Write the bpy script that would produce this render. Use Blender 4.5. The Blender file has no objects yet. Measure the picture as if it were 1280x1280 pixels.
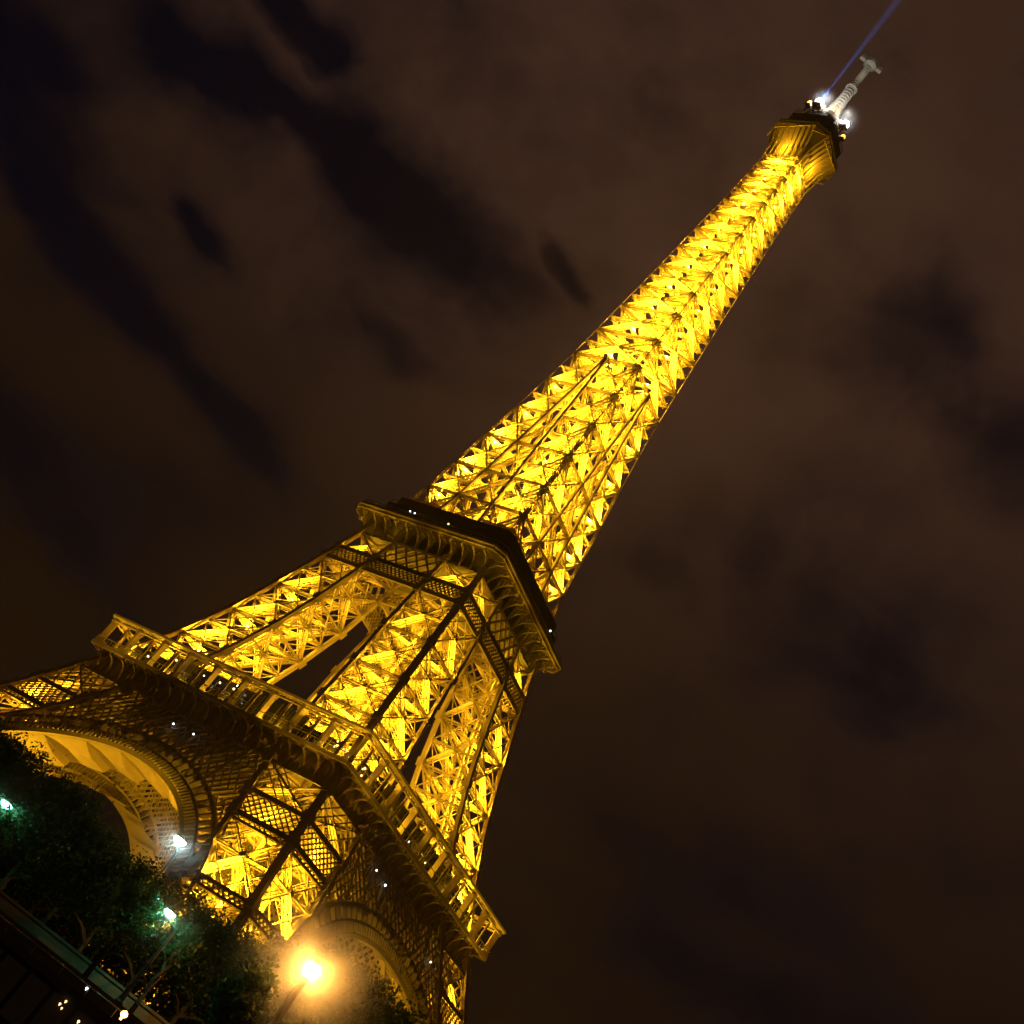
import bpy, math, random
import numpy as np
from mathutils import Vector, Matrix
random.seed(7); rng = np.random.default_rng(7)
scene = bpy.context.scene
col = scene.collection

# ------------------------------------------------------------------ camera
CAM = Vector((188.438, -216.936, -5.030))
cam_d = bpy.data.cameras.new('camera'); cam = bpy.data.objects.new('camera', cam_d); col.objects.link(cam)
Rr = Vector((0.77348647, 0.30827445, 0.55379196)); Ru = Vector((-0.23404232, -0.67307616, 0.70156445)); Rb = Vector((0.58901857, -0.67226136, -0.44846604))
M3 = Matrix((Rr, Ru, Rb)).transposed()
cam.matrix_world = Matrix.Translation(CAM) @ M3.to_4x4()
cam_d.sensor_width = 36; cam_d.lens = 49.76; cam_d.clip_start = .5; cam_d.clip_end = 20000
scene.camera = cam

# ------------------------------------------------------------------ night sky
W = bpy.data.worlds.new('World'); scene.world = W; W.use_nodes = True
nt = W.node_tree; nt.nodes.clear()
def nd(t, **k):
    n = nt.nodes.new(t)
    for a, b in k.items(): setattr(n, a, b)
    return n
def mth(op, a, b=None, clamp=False):
    n = nd('ShaderNodeMath', operation=op, use_clamp=clamp)
    for i, v in enumerate((a, b)):
        if v is None: continue
        if isinstance(v, (int, float)): n.inputs[i].default_value = v
        else: nt.links.new(v, n.inputs[i])
    return n.outputs[0]
def vmt(op, a, b=None, out=0):
    n = nd('ShaderNodeVectorMath', operation=op)
    for i, v in enumerate((a, b)):
        if v is None: continue
        if isinstance(v, tuple): n.inputs[i].default_value = v
        else: nt.links.new(v, n.inputs[i])
    return n.outputs[out]
tc = nd('ShaderNodeTexCoord')
sep = nd('ShaderNodeSeparateXYZ'); nt.links.new(tc.outputs['Generated'], sep.inputs[0])
zz = mth('MAXIMUM', sep.outputs[2], .12)
cmb = nd('ShaderNodeCombineXYZ')
nt.links.new(mth('DIVIDE', sep.outputs[0], zz), cmb.inputs[0]); nt.links.new(mth('DIVIDE', sep.outputs[1], zz), cmb.inputs[1])
P0 = cmb.outputs[0]                                   # a point on the flat cloud layer
def noise(vec, sc, det=4, rough=.55):
    n = nd('ShaderNodeTexNoise'); n.inputs['Scale'].default_value = sc; n.inputs['Detail'].default_value = det; n.inputs['Roughness'].default_value = rough
    nt.links.new(vec, n.inputs['Vector']); return n
wn = noise(P0, 5.0, 5)
warp = vmt('MULTIPLY', vmt('SUBTRACT', wn.outputs['Color'], (.5, .5, .5)), (.2, .2, 0))
wn2 = noise(P0, 1.6, 2)
warp2 = vmt('MULTIPLY', vmt('SUBTRACT', wn2.outputs['Color'], (.5, .5, .5)), (.10, .10, 0))
P1 = vmt('ADD', vmt('ADD', P0, warp), warp2)
# holes in the cloud deck (a, b, radius, depth)
HOLES = [((-1.550,.721),(-1.451,.727),.063,1),((-1.451,.727),(-1.246,.820),.050,.9),((-1.289,.825),(-1.189,.927),.076,1.05),
 ((-1.945,.710),(-2.129,1.037),.104,.8),((-2.129,1.037),(-2.074,1.275),.114,1),((-2.074,1.275),(-1.946,1.542),.085,.85),
 ((-1.710,1.002),(-1.708,1.032),.040,.9),((-1.039,.936),(-1.018,.993),.024,.6),((-1.309,.619),(-1.277,.679),.039,.8),
 ((-1.417,1.155),(-1.398,1.213),.042,.45),((-.571,.997),(-.487,1.112),.075,.45),((-.829,1.494),(-.747,1.655),.122,.5),
 ((-1.056,1.552),(-.999,1.546),.077,.35),((-1.463,2.475),(-1.268,2.561),.258,.5),((-2.992,1.742),(-3.253,2.373),.228,.5),
 ((-1.402,3.240),(-1.119,3.131),.283,.5)]
tot = None
for a, b, r, dep in HOLES:
    r *= 1.3
    ab = (b[0]-a[0], b[1]-a[1], 0); L2 = ab[0]**2 + ab[1]**2 + 1e-6
    pa = vmt('SUBTRACT', P1, (a[0], a[1], 0))
    t = mth('MULTIPLY', vmt('DOT_PRODUCT', pa, ab, 1), 1/L2, True)
    sc = nd('ShaderNodeVectorMath', operation='SCALE'); sc.inputs[0].default_value = ab; nt.links.new(t, sc.inputs[3])
    d = vmt('LENGTH', vmt('SUBTRACT', pa, sc.outputs[0]), None, 1)
    g = mth('MULTIPLY', mth('POWER', 2.71828, mth('MULTIPLY', mth('MULTIPLY', d, d), -1.1/(r*r))), dep)
    tot = g if tot is None else mth('MAXIMUM', tot, g)
DV = vmt('ADD', tc.outputs['Generated'], warp2)
fine = noise(DV, 4.6, 6, .6); broad = noise(P0, .9, 3, .5); puff = noise(DV, 10.0, 6, .62)
tot = mth('ADD', tot, mth('MULTIPLY', mth('SUBTRACT', puff.outputs['Fac'], .5), 1.35))
tot = mth('ADD', tot, mth('MULTIPLY', mth('SUBTRACT', fine.outputs['Fac'], .5), 1.15))
tot = mth('ADD', tot, mth('MULTIPLY', mth('SUBTRACT', broad.outputs['Fac'], .5), .9))
mr = nd('ShaderNodeMapRange', interpolation_type='SMOOTHSTEP'); nt.links.new(tot, mr.inputs[0])
mr.inputs[1].default_value = -.32; mr.inputs[2].default_value = .85; mr.inputs[3].default_value = 1; mr.inputs[4].default_value = 0
cloud = nd('ShaderNodeMix', data_type='RGBA')
cloud.inputs[6].default_value = (.0003, .0010, .0040, 1); cloud.inputs[7].default_value = (.0265, .0138, .0074, 1)
nt.links.new(mr.outputs[0], cloud.inputs[0])
# clouds glow most where they hang over the lit city round the tower
dg = vmt('LENGTH', vmt('SUBTRACT', vmt('ADD', P0, warp2), (-.82, .80, 0)), None, 1)
glow = mth('DIVIDE', 1.0, mth('ADD', 1.0, mth('MULTIPLY', mth('MULTIPLY', dg, dg), 2.1)))
lum = mth('MULTIPLY', mth('ADD', mth('MULTIPLY', glow, .95), .14), mth('ADD', .72, mth('MULTIPLY', fine.outputs['Fac'], .55)))
lit = nd('ShaderNodeVectorMath', operation='SCALE'); lit.inputs[0].default_value = (.046, .0214, .0135); nt.links.new(lum, lit.inputs[3]); nt.links.new(lit.outputs[0], cloud.inputs[7])
sky = nd('ShaderNodeTexSky', sky_type='NISHITA'); sky.sun_disc = False
sky.sun_elevation = math.radians(-9); sky.sun_rotation = math.radians(120)
bg1 = nd('ShaderNodeBackground'); bg1.inputs[1].default_value = .05; nt.links.new(sky.outputs[0], bg1.inputs[0])
bg2 = nd('ShaderNodeBackground'); bg2.inputs[1].default_value = 1; nt.links.new(cloud.outputs[2], bg2.inputs[0])
ads = nd('ShaderNodeAddShader'); wo = nd('ShaderNodeOutputWorld')
nt.links.new(bg1.outputs[0], ads.inputs[0]); nt.links.new(bg2.outputs[0], ads.inputs[1]); nt.links.new(ads.outputs[0], wo.inputs[0])

scene.view_settings.view_transform = 'Standard'; scene.view_settings.look = 'None'
scene.view_settings.exposure = 0; scene.view_settings.gamma = 1
cy = scene.cycles
cy.max_bounces = 5; cy.diffuse_bounces = 2; cy.glossy_bounces = 2; cy.transmission_bounces = 3; cy.volume_bounces = 0; cy.transparent_max_bounces = 8
cy.sample_clamp_indirect = 4; cy.use_denoising = True

# ------------------------------------------------------------------ helpers
class MB:
    """collects bars, boxes, plates and loose polygons, then links them as ONE mesh object"""
    def __init__(s): s.V = []; s.F = []; s.M = []; s.n = 0; s.bars = []
    def bar(s, a, b, hint, w, d, off=0.0, m=0):       # w across, d along hint, off shifts along hint
        s.bars.append((*a, *b, *hint, w, d, off, m))
    def poly(s, vs, fs, m=0):
        s.V.append(np.asarray(vs, float).reshape(-1, 3))
        for f in fs: s.F.append(tuple(i + s.n for i in f)); s.M.append(m)
        s.n += len(vs)
    def box(s, x0, x1, y0, y1, z0, z1, m=0):
        s.poly([(x0,y0,z0),(x1,y0,z0),(x1,y1,z0),(x0,y1,z0),(x0,y0,z1),(x1,y0,z1),(x1,y1,z1),(x0,y1,z1)],
               [(3,2,1,0),(4,5,6,7),(0,1,5,4),(1,2,6,5),(2,3,7,6),(3,0,4,7)], m)
    def prism(s, outline, z0, z1, m=0):
        n = len(outline)
        s.poly([(x,y,z0) for x,y in outline] + [(x,y,z1) for x,y in outline],
               [tuple(range(n))[::-1], tuple(range(n, 2*n))] + [(i,(i+1)%n,n+(i+1)%n,n+i) for i in range(n)], m)
    def lathe(s, prof, c=(0,0,0), seg=16, m=0, cap=True):
        vs = []; fs = []
        for r, z in prof:
            for k in range(seg):
                a = 2*math.pi*k/seg; vs.append((c[0]+r*math.cos(a), c[1]+r*math.sin(a), c[2]+z))
        for j in range(len(prof)-1):
            for k in range(seg):
                fs.append((j*seg+k, j*seg+(k+1)%seg, (j+1)*seg+(k+1)%seg, (j+1)*seg+k))
        if cap: fs.append(tuple(range(seg))[::-1]); fs.append(tuple(range((len(prof)-1)*seg, len(prof)*seg)))
        s.poly(vs, fs, m)
    def tube(s, a, b, r0, r1, seg=8, m=0):
        a = np.array(a, float); b = np.array(b, float); ax = b-a; ax /= np.linalg.norm(ax)+1e-9
        h = np.array((1,0,0)) if abs(ax[2]) > .9 else np.array((0,0,1))
        u = np.cross(ax, h); u /= np.linalg.norm(u); v = np.cross(ax, u)
        vs = []
        for c, r in ((a, r0), (b, r1)):
            for k in range(seg):
                t = 2*math.pi*k/seg; vs.append(tuple(c + r*(math.cos(t)*u + math.sin(t)*v)))
        s.poly(vs, [(k,(k+1)%seg,seg+(k+1)%seg,seg+k) for k in range(seg)] + [tuple(range(seg))[::-1], tuple(range(seg,2*seg))], m)
    def build(s, name, mats, parent=None, loc=None, smooth=False):
        if not isinstance(mats, (list, tuple)): mats = [mats]
        V = list(s.V); F = list(s.F); Mi = list(s.M)
        if s.bars:
            B = np.array(s.bars); a = B[:,0:3]; b = B[:,3:6]; h = B[:,6:9]; w = B[:,9:10]; d = B[:,10:11]; o = B[:,11:12]
            ax = b-a; ax /= np.linalg.norm(ax, axis=1, keepdims=True)+1e-9
            v = h - ax*np.sum(ax*h, axis=1, keepdims=True); v /= np.linalg.norm(v, axis=1, keepdims=True)+1e-9
            u = np.cross(ax, v)
            vs = np.stack([p + v*(o + sv*d/2) + u*(su*w/2) for p in (a, b) for (su, sv) in ((-1,-1),(1,-1),(1,1),(-1,1))], axis=1)
            n = len(B); base = (s.n + 8*np.arange(n))[:,None,None]
            q = np.array([(0,3,2,1),(4,5,6,7),(0,1,5,4),(1,2,6,5),(2,3,7,6),(3,0,4,7)])[None]
            V.append(vs.reshape(-1,3)); F += [tuple(x) for x in (base+q).reshape(-1,4).tolist()]
            Mi += np.repeat(B[:,12].astype(int), 6).tolist()
        me = bpy.data.meshes.new(name)
        allv = np.concatenate(V) if V else np.zeros((0,3))
        if loc is not None and parent is None: allv = allv - np.array(loc)
        me.from_pydata(allv.tolist(), [], F)
        for m in mats: me.materials.append(m)
        if len(mats) > 1: me.polygons.foreach_set('material_index', Mi)
        if smooth: me.polygons.foreach_set('use_smooth', [True]*len(F))
        me.update()
        ob = bpy.data.objects.new(name, me); col.objects.link(ob)
        if parent is not None: ob.parent = parent
        if loc is not None and parent is None: ob.location = loc
        return ob
def tag(o, label=None, cat=None, group=None, kind=None):
    if label: o['label'] = label
    if cat: o['category'] = cat
    if group: o['group'] = group
    if kind: o['kind'] = kind
    return o
def empty(name, loc, label=None, cat=None, group=None):
    o = bpy.data.objects.new(name, None); col.objects.link(o); o.location = loc
    bpy.context.view_layer.update
    return tag(o, label, cat, group)
def dup(o, parent=None):
    c = o.copy(); col.objects.link(c)
    if parent is not None: c.parent = parent
    for ch in list(o.children): dup(ch, c)
    return c
def mat(name, colr, rough=.6, metal=0, bump=0, var=.25, vscale=1.0, emis=None, es=0, trans=0, spec=.4):
    m = bpy.data.materials.new(name); m.use_nodes = True; t = m.node_tree; p = t.nodes['Principled BSDF']
    p.inputs['Roughness'].default_value = rough; p.inputs['Metallic'].default_value = metal
    p.inputs['Specular IOR Level'].default_value = spec
    tcn = t.nodes.new('ShaderNodeTexCoord'); nz = t.nodes.new('ShaderNodeTexNoise'); nz.inputs['Scale'].default_value = vscale; nz.inputs['Detail'].default_value = 5
    t.links.new(tcn.outputs['Object'], nz.inputs['Vector'])
    mx = t.nodes.new('ShaderNodeMix'); mx.data_type = 'RGBA'
    mx.inputs[6].default_value = (*[c*(1-var) for c in colr], 1); mx.inputs[7].default_value = (*[min(1, c*(1+var)) for c in colr], 1)
    t.links.new(nz.outputs['Fac'], mx.inputs[0]); t.links.new(mx.outputs[2], p.inputs['Base Color'])
    if bump:
        bp = t.nodes.new('ShaderNodeBump'); bp.inputs['Strength'].default_value = bump; bp.inputs['Distance'].default_value = .1
        t.links.new(nz.outputs['Fac'], bp.inputs['Height']); t.links.new(bp.outputs[0], p.inputs['Normal'])
    if emis: p.inputs['Emission Color'].default_value = (*emis, 1); p.inputs['Emission Strength'].default_value = es
    if trans: p.inputs['Transmission Weight'].default_value = trans
    return m

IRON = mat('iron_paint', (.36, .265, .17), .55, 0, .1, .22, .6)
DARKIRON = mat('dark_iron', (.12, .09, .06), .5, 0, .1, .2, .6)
MASON = mat('masonry', (.32, .28, .22), .8, 0, .3, .3, .5)
GLASSD = mat('dark_glass', (.02, .02, .025), .1, 0, 0, .2, .5)
BULB = mat('bulb_white', (.8,.8,.8), .4, emis=(.85, .95, 1), es=5)
BULBW = mat('bulb_warm', (.8,.7,.5), .4, emis=(1, .66, .25), es=3)
LENS = mat('flood_lens', (.8,.7,.5), .3, emis=(1, .62, .10), es=25)
SODIUM = (1.0, .57, .016)

# ------------------------------------------------------------------ tower profile
ZS = [0, 24.7, 39, 45, 57, 68, 82, 103, 113, 121, 131, 140, 150.5, 161.5, 172.3, 183, 203, 220, 236, 250, 271, 300]
WS = [62.5, 49.7, 41.0, 38.2, 32.8, 28.4, 24.0, 19.1, 16.9, 15.2, 13.9, 13.1, 12.2, 11.1, 10.15, 9.4, 8.35, 7.45, 6.7, 6.0, 5.25, 5]
ZI = [0, 27, 40, 57, 70, 80, 91, 102, 113, 131, 140, 160, 185]
WI = [37.6, 34.2, 26.4, 17.9, 13.8, 11.6, 9.6, 8.3, 7.0, 4.8, 3.9, 2.1, 0.0]
w = lambda z: float(np.interp(z, ZS, WS)); wi = lambda z: float(np.interp(z, ZI, WI))
def A3(*v): return np.array(v, float)

def girder(mb, a, b, n, wd, dp, pitch=None, lace=.10, solid=True, m=0):
    """open lattice girder: two webs that stand across the face, flanges and zigzag lacing on both sides; n = outward normal"""
    a = A3(*a); b = A3(*b); n = A3(*n); ax = b-a; L = np.linalg.norm(ax); ax /= L
    n = n - ax*(ax@n); n /= np.linalg.norm(n); s = np.cross(ax, n)
    if solid:                                                        # web of two long plates with a zigzag between
        mb.bar(a, b, n, .10, dp*.32, -dp*.16, m); mb.bar(a, b, n, .10, dp*.34, -dp*.83, m)
        Nw = max(2, int(L/(dp*.75)))
        for i in range(Nw):
            d0, d1 = (.3, .68) if i % 2 else (.68, .3)
            mb.bar(a+ax*(L*i/Nw)-n*dp*d0, a+ax*(L*(i+1)/Nw)-n*dp*d1, n, .08, .16*dp, 0, m)
    for k in (-1, 1):
        o = s*(k*wd/2)
        if not solid: mb.bar(a+o-s*k*.06, b+o-s*k*.06, n, .14, .05, 0.0, m)
        mb.bar(a+o-s*k*.08, b+o-s*k*.08, n, .16, .12, -dp-.03, m)
    if solid: mb.bar(a, b, n, .22, .06, .03, m)
    N = max(2, int(L/(pitch or wd*.8)))
    for i in range(N):
        k = 1 if i % 2 else -1
        p = a + ax*(L*i/N) + s*(k*wd/2) - n*dp; q = a + ax*(L*(i+1)/N) - s*(k*wd/2) - n*dp
        mb.bar(p, q, n, lace*1.1, .06, 0, m)
def face_panel(mb, a0, b0, a1, b1, n, wd, dp, mid=True, gus=1.6, horiz=True, plain=False):
    """one X-braced panel of a leg face, corners a0 b0 (low) a1 b1 (high)"""
    a0, b0, a1, b1, n = map(lambda v: A3(*v), (a0, b0, a1, b1, n))
    f = (lambda p, q, W, D: mb.bar(p, q, n, W*.6, D*.5, -D/2)) if plain else (lambda p, q, W, D: girder(mb, p, q, n, W, D))
    f(a0, b1, wd, dp); f(b0 - n*.25, a1 - n*.25, wd, dp)
    # true crossing point
    la = np.linalg.norm(b0-a0); lb = np.linalg.norm(b1-a1); t = la/(la+lb); c = a0 + (b1-a0)*t
    if mid:
        tz = (c[2]-a0[2])/(a1[2]-a0[2]); f(a0+(a1-a0)*tz - n*.12, b0+(b1-b0)*tz - n*.12, wd*.75, dp*.8)
    if horiz:
        f(a0 + n*.05, b0 + n*.05, wd*.8, dp*.75)
    if gus and not plain:
        up = (a1+b1-a0-b0); up /= np.linalg.norm(up); s = np.cross(up, n); s /= np.linalg.norm(s)
        mb.bar(c - up*gus*.34 + n*.06, c + up*gus*.34 + n*.06, n, gus*.6, .06)
def lattice_band(mb, a0, b0, a1, b1, n, pitch, bw=.24, dp=.35, chord=.7, m=0, drop=0):
    """fine diamond lattice filling a quad, with chords along the bottom and top"""
    a0, b0, a1, b1, n = map(lambda v: A3(*v), (a0, b0, a1, b1, n))
    N = max(2, int(round(np.linalg.norm(b0-a0)/pitch))); h = np.linalg.norm((a1+b1-a0-b0)/2); Wd = np.linalg.norm(b0-a0)
    k = h/(Wd/N)                     # cells risen over the height at 45 degrees
    def pt(s, t): return (a0 + (b0-a0)*s)*(1-t) + (a1 + (b1-a1)*s)*t
    for i in range(-int(k)-1, N+1):
        for sg in (1, -1):
            s0, t0, s1, t1 = i/N, 0.0, (i+k)/N, 1.0
            if s0 < 0: t0 = -s0*N/k; s0 = 0
            if s1 > 1: t1 = (1-i/N)*N/k; s1 = 1
            if t1 - t0 < .03 or (drop and random.random() < drop): continue
            if sg < 0: s0, s1 = 1-s0, 1-s1
            mb.bar(pt(s0, t0), pt(s1, t1), n, bw, dp if sg > 0 else dp*.6, -dp*.5, m)
    if chord:
        mb.bar(a0, b0, n, chord, .6, 0, m); mb.bar(a1, b1, n, chord, .6, 0, m)
def leg_corner(z, sx, sy, kx, ky):
    return A3(sx*(w(z) if kx else wi(z)), sy*(w(z) if ky else wi(z)), z)
def leg_faces(sx, sy):
    """four faces of a leg: (corner a, corner b, outward normal, is outer)"""
    return [((1,0),(1,1),(sx,0,.25),True), ((0,1),(1,1),(0,sy,.25),True), ((0,0),(0,1),(-sx,0,-.2),False), ((0,0),(1,0),(0,-sy,-.2),False)]
def box_column(mb, f, zs, size, hint=(1,0,0)):
    for z0, z1 in zip(zs[:-1], zs[1:]): mb.bar(f(z0), f(z1), hint, size, size)

tower = empty('iron_tower', (0,0,0), 'tall floodlit golden lattice iron tower with two balconies, narrowing to an antenna mast', 'tower')
lights = []      # (x, y, z, watts)
# ------------------------------------------------------------------ lower legs (ground to the first balcony)
LOW = [1.2, 13.5, 27, 40]
def lower_leg(sx, sy):
    leg = empty('lower_leg', (0,0,0)); leg.parent = tower
    for kx in (0,1):
        for ky in (0,1):
            c = MB(); f = lambda z: leg_corner(z, sx, sy, kx, ky)
            box_column(c, f, [0, 13.5, 27, 33, 40, 45, 52, 57.2], 1.15 if (kx and ky) else 1.0)
            for z in (27, 40, 45, 52):                              # gusset boxes at the joints
                q0, q1 = f(z-1.2), f(z+1.2); c.bar(q0, q1, (1,0,0), 1.6, 1.6)
            cc = c.build('column', IRON, leg)
            p = leg_corner(0, sx, sy, kx, ky); c = MB()
            c.bar(p + A3(0,0,-1.3), p + A3(0,0,1.6), (1,0,0), 4.2, 4.2); c.build('pedestal', MASON, leg)
    b = MB(); t = MB(); pl = MB(); nt_ = MB()
    for (ka, kb, n, outer) in leg_faces(sx, sy):
        A = lambda z: leg_corner(z, sx, sy, *ka); B = lambda z: leg_corner(z, sx, sy, *kb)
        for z0, z1 in zip(LOW[:-1], LOW[1:]):
            face_panel(b, A(z0), B(z0), A(z1), B(z1), n, 1.25, 1.3, gus=1.9)
            # thin sub-diagonals that break the quarters of the panel
            zm = (z0+z1)/2
            for P, Q in ((A, B), (B, A)):
                m1 = P(zm); m2 = (P(z0)+Q(z0))/2; m3 = (P(z1)+Q(z1))/2
                b.bar(m1, m2, n, .22, .22, -.4); b.bar(m1, m3, n, .22, .22, -.4)
        face_panel(b, A(45), B(45), A(52), B(52), n, .9, 1.0, mid=False, gus=1.2)
        lattice_band(t, A(40), B(40), A(45), B(45), n, 1.55, .26, .4, .9)
        lattice_band(nt_, A(25.3), B(25.3), A(26.9), B(26.9), n, 1.2, .2, .5, .5)
        if outer: lattice_band(t, A(45.0), B(45.0), A(52), B(52), n, 2.3, .22, .5, 0, 0, .35)
        lattice_band(t, A(38.6), B(38.6), A(40), B(40), n, 1.3, .18, .3, .5)
    for z in (27, 40, 45, 52):
        P = [leg_corner(z, sx, sy, *k) for k in ((0,0),(1,0),(1,1),(0,1))]
        girder(pl, P[0], P[2], (0,0,1), .8, .7); girder(pl, P[1], P[3], (0,0,1.), .8, .7)
        for i in range(4): pl.bar(P[i], P[(i+1)%4], (0,0,1), .5, .5)
    for k in (-1, 1):                                               # lift rails up the leg
        f = lambda z: A3(sx*((w(z)+wi(z))/2 + k*2.0), sy*((w(z)+wi(z))/2 - k*2.0), z)
        box_column(pl, f, [1.2, 13.5, 27, 40, 52, 57], .6)
    b.build('bracing', IRON, leg); t.build('truss_band', IRON, leg); nt_.build('node_truss', IRON, leg); pl.build('lift_track', IRON, leg)
    for z, P in ((14, 30000), (27.6, 75000), (40.5, 6500), (45.5, 3600)):
        cx = w(z)*.52+wi(z)*.48; o = w(z)-1.3; lights.append((sx*cx, sy*o, z, P*random.uniform(.65, 1.0))); lights.append((sx*o, sy*cx, z, P*random.uniform(.65, 1.0)))
    return leg
for sx in (1,-1):
    for sy in (-1,1): lower_leg(sx, sy)

# ------------------------------------------------------------------ upper legs (first to second balcony)
UP = [59, 70, 80.5, 91, 102.2]
def upper_leg(sx, sy):
    b = MB(); pl = MB(); leg = empty('upper_leg', (0,0,0)); leg.parent = tower
    for kx in (0,1):
        for ky in (0,1):
            c = MB(); f = lambda z: leg_corner(z, sx, sy, kx, ky)
            box_column(c, f, [57.2]+UP+[106, 112, 116.2], 1.0 if (kx and ky) else .85)
            for z in UP+[106, 112]: c.bar(f(z-.9), f(z+.9), (1,0,0), 1.4, 1.4)
            c.build('column', IRON, leg)
    for (ka, kb, n, outer) in leg_faces(sx, sy):
        A = lambda z: leg_corner(z, sx, sy, *ka); B = lambda z: leg_corner(z, sx, sy, *kb)
        for z0, z1 in zip(UP[:-1], UP[1:]):
            face_panel(b, A(z0), B(z0), A(z1), B(z1), n, 1.05, 1.1, gus=1.3)
            zm = (z0+z1)/2
            for P, Q in ((A, B), (B, A)):
                m1 = P(zm); b.bar(m1, (P(z0)+Q(z0))/2, n, .18, .2, -.4); b.bar(m1, (P(z1)+Q(z1))/2, n, .18, .2, -.4)
        face_panel(b, A(106), B(106), A(112), B(112), n, .8, .9, mid=False, gus=.9)
    for z in UP[1:]+[106, 112]:
        P = [leg_corner(z, sx, sy, *k) for k in ((0,0),(1,0),(1,1),(0,1))]
        girder(pl, P[0], P[2], (0,0,1), .7, .6); girder(pl, P[1], P[3], (0,0,1.), .7, .6)
    for k in (-1, 1):
        f = lambda z: A3(sx*((w(z)+wi(z))/2 + k*1.4), sy*((w(z)+wi(z))/2 - k*1.4), z)
        box_column(pl, f, [58, 70, 80, 91, 102, 113], .45)
    b.build('bracing', IRON, leg); pl.build('lift_track', IRON, leg)
    for z, P in ((59.6, 26000), (70.4, 24000), (81, 20000), (91.5, 15000), (106.5, 2600)):
        cx = w(z)*.52+wi(z)*.48; o = w(z)-1.2; lights.append((sx*cx, sy*o, z, P*random.uniform(.65, 1.0))); lights.append((sx*o, sy*cx, z, P*random.uniform(.65, 1.0)))
for sx in (1,-1):
    for sy in (-1,1): upper_leg(sx, sy)

FACES = [(A3(1,0,0), A3(0,-1,0)), (A3(0,1,0), A3(1,0,0)), (A3(-1,0,0), A3(0,1,0)), (A3(0,-1,0), A3(-1,0,0))]   # tangent, outward
# ------------------------------------------------------------------ belt trusses that tie the four legs
for T, N in FACES:
    m = MB()
    g = lambda s, z: T*s + N*w(z) + A3(0,0,z)
    lattice_band(m, g(-w(102.4), 102.4), g(w(102.4), 102.4), g(-w(106), 106), g(w(106), 106), N, 1.15, .26, .4, .9)
    lattice_band(m, g(-wi(106), 106), g(wi(106), 106), g(-wi(112), 112), g(wi(112), 112), N, 3.0, .4, .5, .5)
    gi = lambda s, z: T*s + N*wi(z) + A3(0,0,z)
    lattice_band(m, gi(-wi(102.4), 102.4), gi(wi(102.4), 102.4), gi(-wi(106), 106), gi(wi(106), 106), N, 1.8, .3, .4, .8)
    m.build('belt_truss', IRON, tower)

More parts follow.
